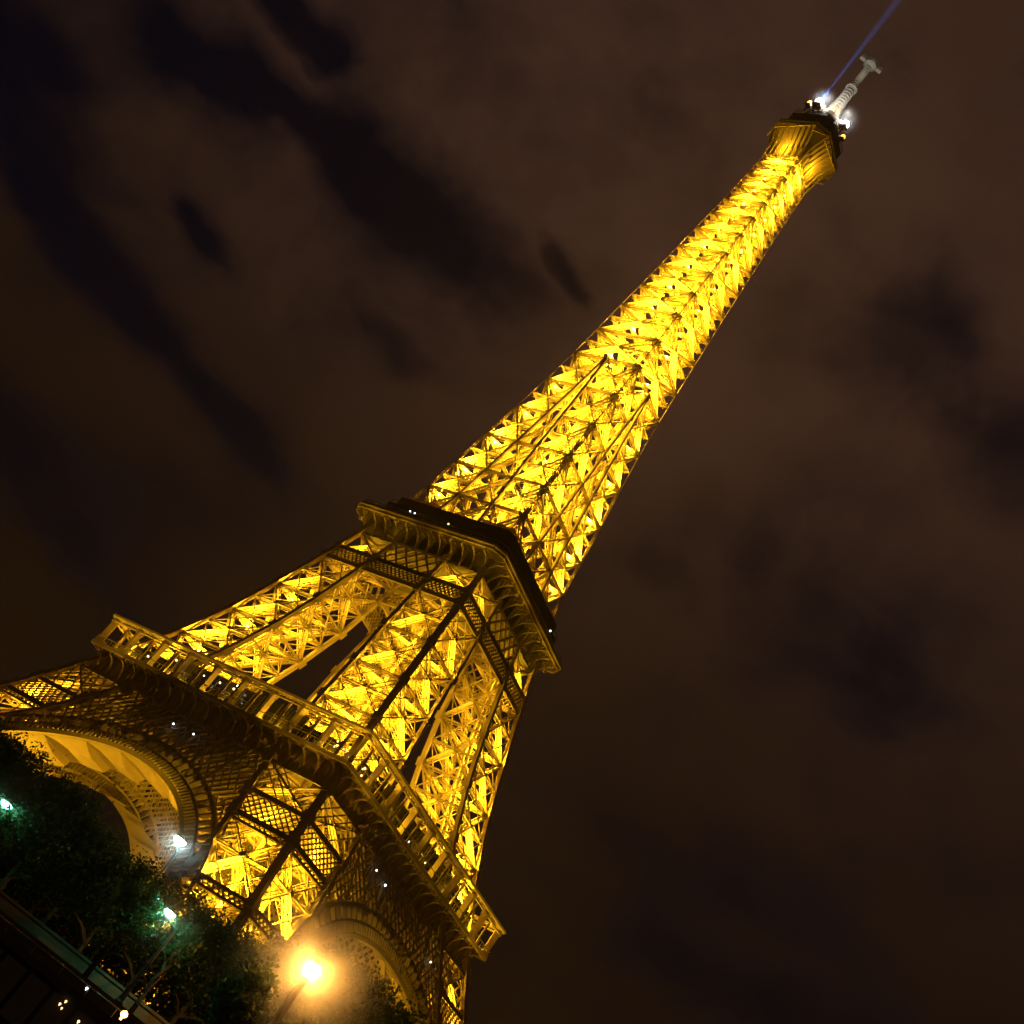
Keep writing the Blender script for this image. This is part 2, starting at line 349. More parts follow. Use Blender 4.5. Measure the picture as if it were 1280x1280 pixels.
# ------------------------------------------------------------------ arches under the first balcony
AR, AC = 42.0, -1.9
for T, N in FACES:
    yo = lambda z: w(z) + .35                                       # stands a little proud of the leg faces
    def ap(r, th, off=0):                                            # a point on the inclined arch plane
        x = r*math.sin(th); z = AC + r*math.cos(th); return T*x + N*(yo(z) + off) + A3(0,0,z)
    TH = math.radians(61); NS = 48
    ths = np.linspace(-TH, TH, NS+1)
    ring = MB()
    for r, hh in ((AR, .8), (AR+2.2, .45), (AR+4.6, .7)):
        for t0, t1 in zip(ths[:-1], ths[1:]): ring.bar(ap(r, t0), ap(r, t1), N, hh, 1.1, -.4)
    arch = ring.build('arch', IRON, tower)
    sp = MB()
    for i in range(NS*2+1):                                          # two rows of radial uprights
        th = -TH + 2*TH*i/(NS*2)
        sp.bar(ap(AR+.3, th), ap(AR+2.0, th), T*math.cos(th)-A3(0,0,math.sin(th)), 1.2, .22)
        if i % 2 == 0: sp.bar(ap(AR+2.4, th), ap(AR+4.4, th), T*math.cos(th)-A3(0,0,math.sin(th)), 1.2, .3)
    sp.build('spoke_row', IRON, arch)
    # plated soffit with stepped ribs, running back under the balcony
    deep = N[1] < -.5 or N[0] < -.5
    so = MB(); DEP = 9.0 if deep else 1.2; O0 = .9 if deep else .4; NB = 11 if deep else 14
    tb = np.linspace(-TH, TH, NB+1)
    for t0, t1 in zip(tb[:-1], tb[1:]):
        K = 10; vs = []; fs = []
        for i in range(K+1):
            th = t0 + (t1-t0)*i/K; sag = (1.5 if N[1] < -.5 else .6 if deep else .25)*math.sin(math.pi*.5*i/K)**2                # each bay dips to its rib
            for j in range(5): vs.append(ap(AR-.45-sag*min(1, j*.55), th + .045*j/4*0, -O0 - DEP*j/4))
        for i in range(K):
            for j in range(4): a = i*5+j; fs.append((a, a+1, a+6, a+5))
        a = K*5; n0 = len(vs)
        for j in range(5): vs.append(ap(AR-.40, t1, -O0-DEP*j/4))
        for j in range(4): fs.append((a+j, a+j+1, n0+j+1, n0+j))
        so.poly(vs, fs)
    so.build('soffit', IRON, arch, smooth=False)
    # spandrel lattice between the arch and the balcony frieze
    la = MB(); ZT = 52.2; pit = 1.9
    xs = np.arange(-36, 36.1, pit)
    def inside(x, z):
        lim = wi(z) + .4
        return abs(x) < lim and x*x + (z-AC)**2 > (AR+4.4)**2 and z < ZT + .1
    zsn = np.arange(ZT, 14, -pit)
    gp = lambda x, z: T*x + N*(w(z)-.3) + A3(0,0,z)
    for x in xs:
        for z in zsn:
            for sg in (1, -1):
                if inside(x, z) or inside(x+sg*pit, z-pit):
                    (random.random() > .12) and la.bar(gp(x, z), gp(x+sg*pit, z-pit), N, .26, random.uniform(.2,.6))
    for x in xs[::3]:
        zz0 = max([z for z in zsn if not inside(x, z)] + [14])
        if zz0 < ZT: la.bar(gp(x, ZT), gp(x, zz0), N, .4, .5)
    gq = lambda x, z: T*x + N*(w(z)-3.4) + A3(0,0,z)
    for x in xs:
        for z in zsn:
            for sg in (1, -1):
                if inside(x, z) or inside(x+sg*pit, z-pit): la.bar(gq(x+.7, z), gq(x+.7+sg*pit, z-pit), N, .42 if N[1] < -.5 or N[0] > .5 else .14, .3)
    la.build('spandrel_lattice', IRON, arch)
    pg = MB()
    for x0 in np.arange(-17.6, 17.5, 2.2): pg.bar(gq(x0+1.1, 47.3), gq(x0+1.1, 56.9), N, 2.16, .12); pg.bar(gq(x0, 47.3)+N*.1, gq(x0, 56.9)+N*.1, N, .3, .3)
    pg.build('plate_girder', IRON, arch)
for T, N in FACES:                                                   # floodlights that wash the soffits from the leg roots
    for s in (-1, 1):
        dp_ = N[1] < -.5 or N[0] < -.5
        if N[1] > .5: continue
        sd = bpy.data.lights.new('soffit_lamp', 'SPOT'); sd.energy = 75000 if N[1] < -.5 else 16000 if dp_ else 12000; sd.color = SODIUM
        sd.spot_size = math.radians(62); sd.spot_blend = .4; sd.shadow_soft_size = .3
        so_ = bpy.data.objects.new('soffit_lamp', sd); col.objects.link(so_); p = T*(s*32) + N*(w(17)-(5.5 if dp_ else 1.0)) + A3(0,0,17)
        q = T*(s*6) + N*(w(39)-(5.0 if dp_ else .9)) + A3(0,0,40); so_.location = p; so_.rotation_euler = Vector(q-p).to_track_quat('-Z','Y').to_euler()

# ------------------------------------------------------------------ first balcony
H1 = 36.07; Z1 = 57.6; ZR = 64.0
def sq(h, c=0):
    if c == 0: return [(-h,-h),(h,-h),(h,h),(-h,h)]
    return [(-h+c,-h),(h-c,-h),(h,-h+c),(h,h-c),(h-c,h),(-h+c,h),(-h,h-c),(-h,-h+c)]
def slab_ring(mb, ho, hi, z0, z1, m=0):
    for a in (0,1,2,3):
        T, N = FACES[a]
        vs = [T*-ho + N*ho, T*ho + N*ho, T*hi + N*hi, T*-hi + N*hi]
        V = [v + A3(0,0,z0) for v in vs] + [v + A3(0,0,z1) for v in vs]
        mb.poly(V, [(3,2,1,0),(4,5,6,7),(0,1,5,4),(2,3,7,6)], m)
g = MB(); slab_ring(g, H1, 14, 57.0, Z1); gal = g.build('balcony_deck', IRON, tower)
g = MB()
slab_ring(g, 33.2, 32.6, 52.4, 57.0)                                 # frieze
for T, N in FACES:
    g.bar(T*-33.4+N*33.4+A3(0,0,52.5), T*33.4+N*33.4+A3(0,0,52.5), N, .5, .7)
    for k in range(37): p = T*(-33 + 66*k/36) + N*33.25; g.bar(p+A3(0,0,52.6), p+A3(0,0,56.8), N, .25, .25)
g.build('frieze', IRON, gal)
def console(name, prof, th, parent):
    mb = MB(); q = [A3(r, 0, z) for r, z in prof]; y = (0,1,0)
    for a, b in zip(q, q[1:]+q[:1]): mb.bar(a, b, y, .17, th)
    top = q[1]; crv = q[3:-1]
    for k in range(0, len(crv), 2): mb.bar(crv[k], A3(crv[k][0], 0, top[2]), y, .12, th*.6)
    return mb.build(name, IRON, parent)
prof = [(0,57.0),(2.75,57.0),(2.7,56.2)] + [(2.7-2.6*math.sin(a), 52.9+3.3*math.cos(a)) for a in np.linspace(.12, 1.45, 9)] + [(0,52.6)]
c0 = console('console', prof, .5, gal); first = True
rz = [-math.pi/2, 0, math.pi/2, math.pi]
for fi, (T, N) in enumerate(FACES):
    for k in range(19):
        o = c0 if first else c0.copy()
        if not first: col.objects.link(o)
        first = False
        o.location = T*(-33 + 66*k/18) + N*33.25; o.rotation_euler.z = rz[fi]
r = MB()
for T, N in FACES:
    for z, ww, dd in ((57.15, .75, .5), (ZR-.2, .45, 1.5), (ZR-1.1, .22, .4), (58.8, .12, .12)):
        h = H1 if z < 60 else H1-.1
        r.bar(T*-h+N*h+A3(0,0,z), T*h+N*h+A3(0,0,z), A3(0,0,1), dd, ww)
    for k in range(72):
        p = T*(-35.5+71*k/71) + N*(H1-.1); r.bar(p+A3(0,0,57.6), p+A3(0,0,58.8), N, .06, .06)
    for k in range(36):                                              # lacy crest under the top rail
        p = T*(-35.4 + 70.8*(k+.5)/36) + N*(H1-.35)
        r.bar(p-T*.9+A3(0,0,ZR-1.1), p+T*.9+A3(0,0,ZR-.4), N, .09, .09); r.bar(p+T*.9+A3(0,0,ZR-1.1), p-T*.9+A3(0,0,ZR-.4), N, .09, .09)
rail = r.build('gallery_rail', IRON, gal)
pm = MB(); pm.box(-.65, .65, -.3, .3, 57.5, ZR-.3); pm.box(-.9, .9, -.5, .5, 57.2, 58.3); pm.box(-.75,.75,-.45,.45, ZR-1.5, ZR-.25)
p0 = pm.build('gallery_post', IRON, gal); first = True
for fi, (T, N) in enumerate(FACES):
    for k in range(9):
        o = p0 if first else p0.copy()
        if not first: col.objects.link(o)
        first = False
        h = H1-.7
        o.location = T*(-h + 2*h*k/9) + N*h; o.rotation_euler.z = rz[fi] if k else rz[fi]-math.pi/4
pv = MB()
for T, N in FACES:                                                   # glazed pavilions set back on the deck
    for z0, z1, h0, hw, m in ((57.65, 61.5, 27.5, 15.5, 0), (61.5, 62.1, 28.4, 16.4, 1)):
        vs = [T*-hw+N*h0, T*hw+N*h0, T*hw+N*(h0-7), T*-hw+N*(h0-7)]
        pv.poly([v+A3(0,0,z0) for v in vs]+[v+A3(0,0,z1) for v in vs], [(3,2,1,0),(4,5,6,7),(0,1,5,4),(1,2,6,5),(2,3,7,6),(3,0,4,7)], m)
    for k in range(14): p = T*(-15.5+31*k/13)+N*27.6; pv.bar(p+A3(0,0,57.7), p+A3(0,0,61.4), N, .18, .18, 0, 1)
pv.build('pavilion', [GLASSD, DARKIRON], gal)
sc_ = MB()
for T, N in FACES:
    for k in range(24):
        s0 = -29 + 58*k/24; hgt = 62.9 if 3 < k < 20 else 61.4
        sc_.bar(T*(s0+1.2)+N*32.3+A3(0,0,57.62), T*(s0+1.2)+N*32.3+A3(0,0,hgt), N, 2.3, .08, 0, 0)
        sc_.bar(T*s0+N*32.42+A3(0,0,57.62), T*s0+N*32.42+A3(0,0,hgt+.2), N, .16, .16, 0, 1)
    for z in (58.9, 60.6): sc_.bar(T*-29+N*32.4+A3(0,0,z), T*29+N*32.4+A3(0,0,z), A3(0,0,1), .1, .12, 0, 1)
    for k in range(3): pass
sc_.build('gallery_screen', [GLASSD, DARKIRON], gal)
fm0 = MB(); fm0.box(-.11,.11,-.3,.3,57.6,ZR-1); fm0.box(-.2,.2,-.35,.35,60.4,60.6); f0 = fm0.build('gallery_frame', IRON, gal); first = True
for fi, (T, N) in enumerate(FACES):                                  # slim frames between the posts
    for k in range(9):
        o = f0 if first else f0.copy()
        if not first: col.objects.link(o)
        first = False
        o.location = T*(-35.4 + 70.8*(k+.5)/9) + N*(H1-1.2); o.rotation_euler.z = rz[fi]
for T, N in FACES:
    for k in range(5):
        p = T*(-28+14*k) + N*33.6; lights.append((p[0], p[1], 58.5, 1000))
# small lamps of the first balcony
bm = MB(); bm.lathe([(.02,-.2),(.14,-.14),(.2,0),(.14,.14),(.02,.2)], seg=8)
b0 = bm.build('deck_lamp', BULB, tower, smooth=True); bm2 = MB(); bm2.lathe([(.02,-.22),(.15,-.15),(.22,0),(.15,.15),(.02,.22)], seg=8)
b1 = bm2.build('deck_lamp', BULBW, tower, smooth=True)
spots = []
rr = random.Random(3)
for fi in (0, 1):
    T, N = FACES[fi]
    for k in range(22 if fi == 0 else 12):
        s = rr.uniform(-27, 6) if fi == 0 else rr.uniform(-30, 30)
        spots.append((T*s + N*rr.uniform(28.5, 34) + A3(0,0,rr.uniform(58.6, 62.5)), rr.random() < .25))
    for k in range(6): spots.append((T*rr.uniform(28,35)*(1 if fi == 0 else -1) + N*rr.uniform(33, 35) + A3(0,0,rr.uniform(58.2,60.5)), True))
for s, z in ((-1.5,49.2),(4.2,49.2)): spots.append((A3(s, -w(z)-.9, z), False))
for s, z in ((-13,49.6),(-8.5,49.2),(16.5,47)): spots.append((A3(w(z)+.9, s, z), False))
spots.append((A3(33,-33,53.2)*1.0 + A3(1.2,-1.2,-5), False))
for p, wm in ((A3(-6,-21,118.3),0),(A3(-4.6,-21,118.2),0),(A3(5,-21,118.2),1),(A3(21.1,8,118.4),0)): spots.append((p, wm))
used = {0: False, 1: False}
for p, wm in spots:
    src = b1 if wm else b0; key = int(bool(wm))
    o = src if not used[key] else src.copy()
    if used[key]: col.objects.link(o)
    used[key] = True; o.location = p; s = rr.uniform(.7, 1.15); o.scale = (s, s, s)

# ------------------------------------------------------------------ second balcony
H2 = 20.92; CH = 2.0
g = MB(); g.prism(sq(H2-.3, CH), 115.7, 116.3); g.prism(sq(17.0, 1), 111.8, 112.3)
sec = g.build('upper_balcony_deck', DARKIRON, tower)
r = MB(); ol = sq(H2, CH)
for i in range(8):
    a = A3(*ol[i], 0); b = A3(*ol[(i+1)%8], 0)
    for z, ww, dd in ((116.75, .85, .5), (116.45, .2, 1.1), (115.75, .25, .35), (118.0, .1, .1)): r.bar(a+A3(0,0,z), b+A3(0,0,z), A3(0,0,1), dd, ww)
    n = int(np.linalg.norm(b-a)/1.2)
    for k in range(n+1): p = a+(b-a)*k/max(1,n); r.bar(p+A3(0,0,116.8), p+A3(0,0,118), A3(1,0,0), .06, .06)
r.build('balcony_rim', IRON, sec)
prof = [(0,115.7),(3.55,115.7),(3.5,115.0)] + [(3.5-3.4*math.sin(a), 111.6+3.3*math.cos(a)) for a in np.linspace(.1, 1.45, 9)] + [(0,111.4)]
c0 = console('balcony_console', prof, .38, sec); first = True
for fi, (T, N) in enumerate(FACES):
    for k in range(12):
        o = c0 if first else c0.copy()
        if not first: col.objects.link(o)
        first = False
        o.location = T*(-17.2 + 34.4*k/11) + N*17.25; o.rotation_euler.z = rz[fi]
g = MB()
g.prism(sq(17.2, 1.5), 116.35, 120.4); g.prism(sq(18.0, 2), 120.4, 121.0); g.prism(sq(16.6, 1.5), 121.0, 124.0)
for i in range(8):
    ol = sq(17.9, 2); a = A3(*ol[i], 0); b = A3(*ol[(i+1)%8], 0)
    g.bar(a+A3(0,0,122.0), b+A3(0,0,122.0), A3(0,0,1), .12, .12, 0)
    for k in range(10): p = a+(b-a)*k/10; g.bar(p+A3(0,0,121), p+A3(0,0,122), A3(1,0,0), .08, .08)
    ol = sq(17.3, 1.5); a = A3(*ol[i], 0); b = A3(*ol[(i+1)%8], 0)
    for k in range(9): p = a+(b-a)*k/9; g.bar(p+A3(0,0,116.4), p+A3(0,0,120.3), A3(1,0,0), .25, .25)
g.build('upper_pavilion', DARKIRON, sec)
for sx in (1,-1):
    for sy in (1,-1): lights.append((sx*13, sy*13, 113.6, 80))
for T, N in FACES:
    pass
    for s in (-15, -5, 5, 15): p = N*22.0 + T*s; lights.append((p[0], p[1], 114.9, 45))

# ------------------------------------------------------------------ shaft
SH = [116.3, 121, 131, 140, 150.5, 161.5, 172.3, 183, 192.7, 202.7, 211, 219.6, 228, 236, 243.2, 249.8, 255.8, 261.3, 266.5, 271.5]
b = MB(); pl = MB(); shaft = empty('shaft', (0,0,0)); shaft.parent = tower
for sx in (1,-1):
    for sy in (1,-1):
        c = MB()
        for z0, z1 in zip(SH[:-1], SH[1:]):
            a, b_ = A3(sx*w(z0), sy*w(z0), z0), A3(sx*w(z1), sy*w(z1), z1)
            for ox, oy in ((0,0),(-.6,0),(0,-.6)) if z0 < 160 else ((0,0),): c.bar(a+A3(sx*ox,sy*oy,0), b_+A3(sx*ox,sy*oy,0), (1,0,0), .17, .17)
            K = max(2, int((z1-z0)/1.1)) if z0 < 160 else 0
            for i in range(K):
                p = a+(b_-a)*i/K; q = a+(b_-a)*(i+1)/K; k = -.6*(i%2); k2 = -.6-k
                c.bar(p+A3(sx*k,0,0), q+A3(sx*k2,0,0), (0,1,0), .09, .05); c.bar(p+A3(0,sy*k,0), q+A3(0,sy*k2,0), (1,0,0), .09, .05)
        c.build('column', IRON, shaft)
        lo = [z for z in SH if z <= 183]
        for kx, ky in ((0,1),(1,0),(0,0)):
            c = MB(); box_column(c, lambda z: A3(sx*(w(z) if kx else wi(z)), sy*(w(z) if ky else wi(z)), z), lo, .55); c.build('inner_column', IRON, shaft)
for zi, (z0, z1) in enumerate(zip(SH[:-1], SH[1:])):
    W = w((z0+z1)/2); q = np.interp(z0, [116, 183, 271], [1.3, 1.3, 1.0])
    for T, N in FACES:
        G = lambda s, z: T*s + N*w(z) + A3(0,0,z)
        nn = N + A3(0,0,.07)
        if z1 <= 183.1:
            for s in (-1, 1):
                face_panel(b, G(s*wi(z0), z0), G(s*w(z0), z0), G(s*wi(z1), z1), G(s*w(z1), z1), nn, q, q, gus=.7)
            if wi(z1) > 1.6:
                face_panel(b, G(-wi(z0), z0), G(wi(z0), z0), G(-wi(z1), z1), G(wi(z1), z1), nn, q*.8, q*.8, mid=False, gus=.7)
            for s in (-1, 1) if z0 < 125 else ():                    # inner faces of the four legs
                I = lambda k, z: N*k + T*(s*wi(z)) + A3(0,0,z)
                face_panel(b, I(wi(z0), z0), I(w(z0), z0), I(wi(z1), z1), I(w(z1), z1), -T*s, q*.8, q*.7, gus=0, mid=False)
        else:
            face_panel(b, G(-w(z0), z0), G(w(z0), z0), G(-w(z1), z1), G(w(z1), z1), nn, q, q, gus=0)
    P = [A3(a*w(z0), d*w(z0), z0) for a, d in ((-1,-1),(1,-1),(1,1),(-1,1))]
    girder(pl, P[0], P[2], (0,0,1), q*.8, q*.7); girder(pl, P[1], P[3], (0,0,1), q*.8, q*.7)
    if z1 <= 183.1:
        cx = w(z0)*.66+wi(z0)*.34; o = w(z0)-1.2; zl = z0+.4 if zi else z0+5.5; P_ = 13000*(W/12)**1.2*random.uniform(.7, 1.4)
        for sx in (1,-1):
            for sy in (1,-1): lights.append((sx*cx, sy*o, zl, P_)); lights.append((sx*o, sy*cx, zl, P_))
        if zi % 2 == 1: lights.append((0, 0, z0+2, 6000))
    else:
        h = w(z0)-1.1
        for kx, ky in ((1,0),(0,-1),(-1,0),(0,1)): lights.append((kx*h, ky*h, z0+.4, 13500*(W/6)**1.5*random.uniform(.75, 1.35)))
for k in range(4):                                                   # lift guides in the middle
    a = k*math.pi/2+.78; box_column(pl, lambda z: A3(2.0*math.cos(a), 2.0*math.sin(a), z), [116, 271], .35)
b.build('shaft_bracing', IRON, shaft); pl.build('lift_guide', IRON, shaft)

# ------------------------------------------------------------------ summit
HT = 8.75; CT = 3.1
f = MB(); n8 = 8
def loft(mb, rings, m=0, cap=True):
    vs = []; fs = []
    for ol, z in rings: vs += [(x, y, z) for x, y in ol]
    n = len(rings[0][0])
    for j in range(len(rings)-1):
        for i in range(n): fs.append((j*n+i, j*n+(i+1)%n, (j+1)*n+(i+1)%n, (j+1)*n+i))
    if cap: fs += [tuple(range(n))[::-1], tuple(range((len(rings)-1)*n, len(rings)*n))]
    mb.poly(vs, fs, m)
loft(f, [(sq(5.3,.4), 270.5), (sq(5.6,.8), 273.0), (sq(6.7,1.7), 276.2), (sq(8.2,2.8), 279.2), (sq(HT,CT), 280.1), (sq(HT,CT), 280.9)])
top = f.build('summit_gallery', IRON, tower)
f = MB()
for fi, (T, N) in enumerate(FACES):                                  # flared ribs and gallery wall
    for k in range(9):
        s = -1+2*k/8
        a = T*(s*5.2)+N*5.45+A3(0,0,269.5); bb = T*(s*5.9)+N*8.6+A3(0,0,280.0); m_ = T*(s*5.3)+N*6.2+A3(0,0,275)
        f.bar(a, m_, N, .22, .3, .12); f.bar(m_, bb, N, .22, .3, .12)
f.build('flared_rib', IRON, top)
f = MB(); loft(f, [(sq(HT-1.4,CT-.5), 280.9), (sq(HT-1.4,CT-.5), 281.3)], 0)
ol = sq(HT, CT)
for i in range(8):
    a = A3(*ol[i],0); bb = A3(*ol[(i+1)%8],0)
    f.bar(a+A3(0,0,281.1), bb+A3(0,0,281.1), A3(0,0,1), .4, .4, 0, 1); f.bar(a+A3(0,0,278.0), bb+A3(0,0,280.2), A3(0,0,1), .3, .35, 0, 1)
    n = max(2, int(np.linalg.norm(bb-a)/1.3))
    for k in range(n): p = a+(bb-a)*k/n; f.bar(p+A3(0,0,280.3), p+A3(0,0,282), A3(1,0,0), .16, .16, 0, 1)
f.build('gallery_wall', [IRON, IRON], top)
f = MB(); loft(f, [(sq(7.0,2.4), 281.3), (sq(6.6,2.4), 285.5), (sq(7.4,2.6), 285.8), (sq(7.4,2.6), 286.6), (sq(5.6,2), 287.0), (sq(5.2,1.8), 290.5)])
ol = sq(7.3, 2.6)
for i in range(8):
    a = A3(*ol[i],0); bb = A3(*ol[(i+1)%8],0)
    for z in (287.4, 288.2): f.bar(a+A3(0,0,z), bb+A3(0,0,z), A3(0,0,1), .1, .1)
    for k in range(6): p = a+(bb-a)*k/6; f.bar(p+A3(0,0,286.6), p+A3(0,0,288.2), A3(1,0,0), .08, .08)
f.build('cabin', DARKIRON, top)
f = MB(); f.lathe([(5.0,290.5),(5.2,291.2),(4.6,291.5),(4.2,294.2),(3.2,295.6),(2.0,296.6),(1.7,299.5),(1.6,300)], seg=16)
for k in range(8):
    a = k*math.pi/4; f.bar(A3(4.6*math.cos(a),4.6*math.sin(a),291.3), A3(3.9*math.cos(a),3.9*math.sin(a),295.2), A3(math.cos(a),math.sin(a),0), .3, .5)
f.build('lantern_dome', IRON, top)
# beacons: two searchlights and their housings
CREAM = mat('mast_paint', (.36,.33,.28), .55, 0, .1, .3, 1.5)
BEAC = mat('beacon_lens', (.8,.8,.8), .3, emis=(.85,.92,1), es=60)
WARML = mat('beacon_warm', (.8,.6,.4), .3, emis=(1,.5,.05), es=3.0)
camdir = Vector((CAM.x, CAM.y, 0)).normalized(); side = Vector((-camdir.y, camdir.x, 0))
def beacon(p, mtl, s=1.0):
    m = MB(); m.lathe([(.05,-.9),(.7,-.7),(1.0,0),(.7,.7),(.05,.9)], seg=12, m=0); m.box(-1.0,1.0,-1.0,1.0,-1.5,-1.0, 1); m.box(-.25,.25,-.25,.25,-4.0,-1.5,1)
    o = m.build('beacon', [mtl, DARKIRON], top, smooth=False); o.location = p; o.scale = (s,s,s); return o
BP = Vector((0,0,295.3)) + camdir*2.6 - side*4.6
beacon(BP, BEAC, 1.25); beacon(Vector((0,0,294.8)) + camdir*2.6 + side*4.6, BEAC, 1.15)
beacon(Vector((0,0,294.3)) + camdir*1.2 - side*6.6, WARML, .8); beacon(Vector((0,0,292.3)) + camdir*1.0 + side*6.3, WARML, .7)
for sg in (-1, 1): lights.append((*(Vector((0,0,297.2))+camdir*4.4+side*sg*3.2), 1500, (1,.93,.8)))
for a in range(4): lights.append((7.6*math.cos(a*math.pi/2), 7.6*math.sin(a*math.pi/2), 272.4, 2200))
cl = MB(); r9 = random.Random(9)
for k in range(26):
    a = r9.uniform(0, 6.283); rr_ = r9.uniform(4.0, 6.6); z0 = 287.0; hgt = r9.uniform(2, 7)
    x, y = rr_*math.cos(a), rr_*math.sin(a); cl.tube((x,y,z0-.6), (x,y,z0+hgt), .07, .05, 6)
    if k % 3 == 0: cl.lathe([(.1,0),(.55,.12),(.6,.25)], (x,y,z0+hgt*.6), 10)
    if k % 4 == 0: cl.box(x-.25,x+.25,y-.25,y+.25,z0+hgt*.4,z0+hgt*.4+1.1)
for k in range(10):
    a = k*.628; cl.tube((2.1*math.cos(a),2.1*math.sin(a),296.5),(1.6*math.cos(a),1.6*math.sin(a),304), .05, .04, 5)
cl.build('aerial', CREAM, top)
# antenna mast
m = MB(); m.lathe([(1.5,300-3),(1.25,300),(1.25,309.8),(.8,310.2),(.8,322.5)], seg=12)
mast = m.build('antenna_mast', CREAM, top)
m = MB()
for k in range(9): z = 299.3+1.2*k; m.lathe([(1.55,z),(1.55,z+.5)], seg=12)
for k in range(10): z = 310.6+1.15*k; m.lathe([(1.0,z),(1.0,z+.45)], seg=12)
for z in (309.4,): m.lathe([(1.8,z),(1.8,z+.6)], seg=12)
m.build('antenna_panel', CREAM, mast)
m = MB(); s = A3(*side)
m.bar(-s*3.6+A3(0,0,322.6), s*3.6+A3(0,0,322.6), A3(0,0,1), 1.2, 1.5); m.bar(-A3(*camdir)*2.0+A3(0,0,322.4), A3(*camdir)*2.0+A3(0,0,322.4), A3(0,0,1), 1.2, 1.4); m.lathe([(1.3,320.6),(2.0,321.4),(2.0,323.2),(1.2,323.8)], seg=12)
for sg in (-1,1): m.bar(s*sg*3.2+A3(0,0,321.8), s*sg*3.2+A3(0,0,324), s, .7, .6)
m.lathe([(.5,323),(.35,324.6)], seg=8)
m.build('cross_head', CREAM, mast)
for sg in (-1,1): lights.append((*(Vector((0,0,302))+camdir*3.2+side*sg*3), 160, (1,.9,.75))); lights.append((*(Vector((0,0,315))+camdir*4.5+side*sg*3), 330, (1,.9,.75)))

# ------------------------------------------------------------------ floodlights: housing and lamp
fm = MB(); fm.lathe([(.16,-.42),(.3,-.36),(.34,-.1),(.34,.02)], seg=8, m=0); fm.bar(A3(-.4,0,-.5), A3(.4,0,-.5), (0,0,1), .12, .1)
fl0 = None; ld = {}
for L in lights:
    x, y, z, P = L[:4]; colr = L[4] if len(L) > 4 else SODIUM
    P = float('%.1g' % P) if P > 30 else P; key = (P, colr)
    if key not in ld:
        d = bpy.data.lights.new('floodlight_lamp', 'POINT'); d.energy = P; d.color = colr; d.shadow_soft_size = .3; ld[key] = d
    lo = bpy.data.objects.new('floodlight_lamp', ld[key]); col.objects.link(lo); lo.location = (x, y, z)
print('LIGHTS', len(lights))

# ------------------------------------------------------------------ ground, river, quay
A0 = math.radians(-41.224)
FW = Vector((math.sin(A0), math.cos(A0), 0)); RT = Vector((FW.y, -FW.x, 0)); C0 = Vector((CAM.x, CAM.y, 0))
def at(d, lat, z=0): return C0 + FW*d + RT*lat + Vector((0,0,z))      # metres in front of the camera, along the quay, up
YAW = math.atan2(RT.y, RT.x)
ASPH = mat('ground_gravel', (.16, .14, .11), .9, 0, .4, .3, .8)
STONE = mat('quay_stone', (.20, .19, .165), .85, 0, .5, .3, 1.2)
def brick_bump(m, sx, sy):
    t = m.node_tree; p = t.nodes['Principled BSDF']; br = t.nodes.new('ShaderNodeTexBrick'); tcn = t.nodes.new('ShaderNodeTexCoord'); mp = t.nodes.new('ShaderNodeMapping')
    mp.inputs['Rotation'].default_value = (math.radians(90), 0, 0)
    t.links.new(tcn.outputs['Object'], mp.inputs[0]); t.links.new(mp.outputs[0], br.inputs[0]); br.inputs['Scale'].default_value = 1
    br.inputs['Brick Width'].default_value = sx; br.inputs['Row Height'].default_value = sy; br.inputs['Mortar Size'].default_value = .015
    bp = t.nodes.new('ShaderNodeBump'); bp.inputs['Strength'].default_value = .6; bp.inputs['Distance'].default_value = .05; bp.invert = True
    t.links.new(br.outputs['Fac'], bp.inputs['Height']); t.links.new(bp.outputs[0], p.inputs['Normal'])
brick_bump(STONE, 1.1, .35)
def placed(mb, name, mats, d, lat, z, parent=None, smooth=False, yaw=0):
    o = mb.build(name, mats, None, None, smooth)
    if parent is None: o.location = at(d, lat, z); o.rotation_euler.z = YAW+yaw
    else: o.parent = parent
    return o
def eat(name, d, lat, z, label, cat, group=None, yaw=0):
    o = empty(name, at(d, lat, z), label, cat, group); o.rotation_euler.z = YAW+yaw; return o
G0 = -1.1
m = MB(); m.poly([(-6000,0,0),(6000,0,0),(6000,9000,0),(-6000,9000,0)], [(0,1,2,3)]); tag(placed(m, 'ground', ASPH, 86.6, 0, G0), kind='structure')
WAT = mat('river_water', (.012,.018,.016), .06, 0, .25, .2, 1.5, spec=.5)
m = MB(); m.poly([(-6000,-3000,0),(6000,-3000,0),(6000,0,0),(-6000,0,0)], [(0,1,2,3)]); tag(placed(m, 'water', WAT, 86.0, 0, -8), kind='structure')
m = MB(); m.box(-400,400,0,.8,-9,-1.25); m.box(-400,400,-.15,.9,-1.25,-1.0); tag(placed(m, 'quay_wall', STONE, 86, 0, 0), 'stone quay wall dropping to the dark river below the promenade', 'wall')
# low wall behind the lamps
m = MB(); m.box(-90, 90, 0, .4, G0-.1, .05); m.box(-90, 90, -.08, .48, .05, .2, 1)
tag(placed(m, 'low_wall', [STONE, STONE], 93.2, 0, 0), 'low pale stone wall with a coping, behind the green lit lamp post', 'wall')

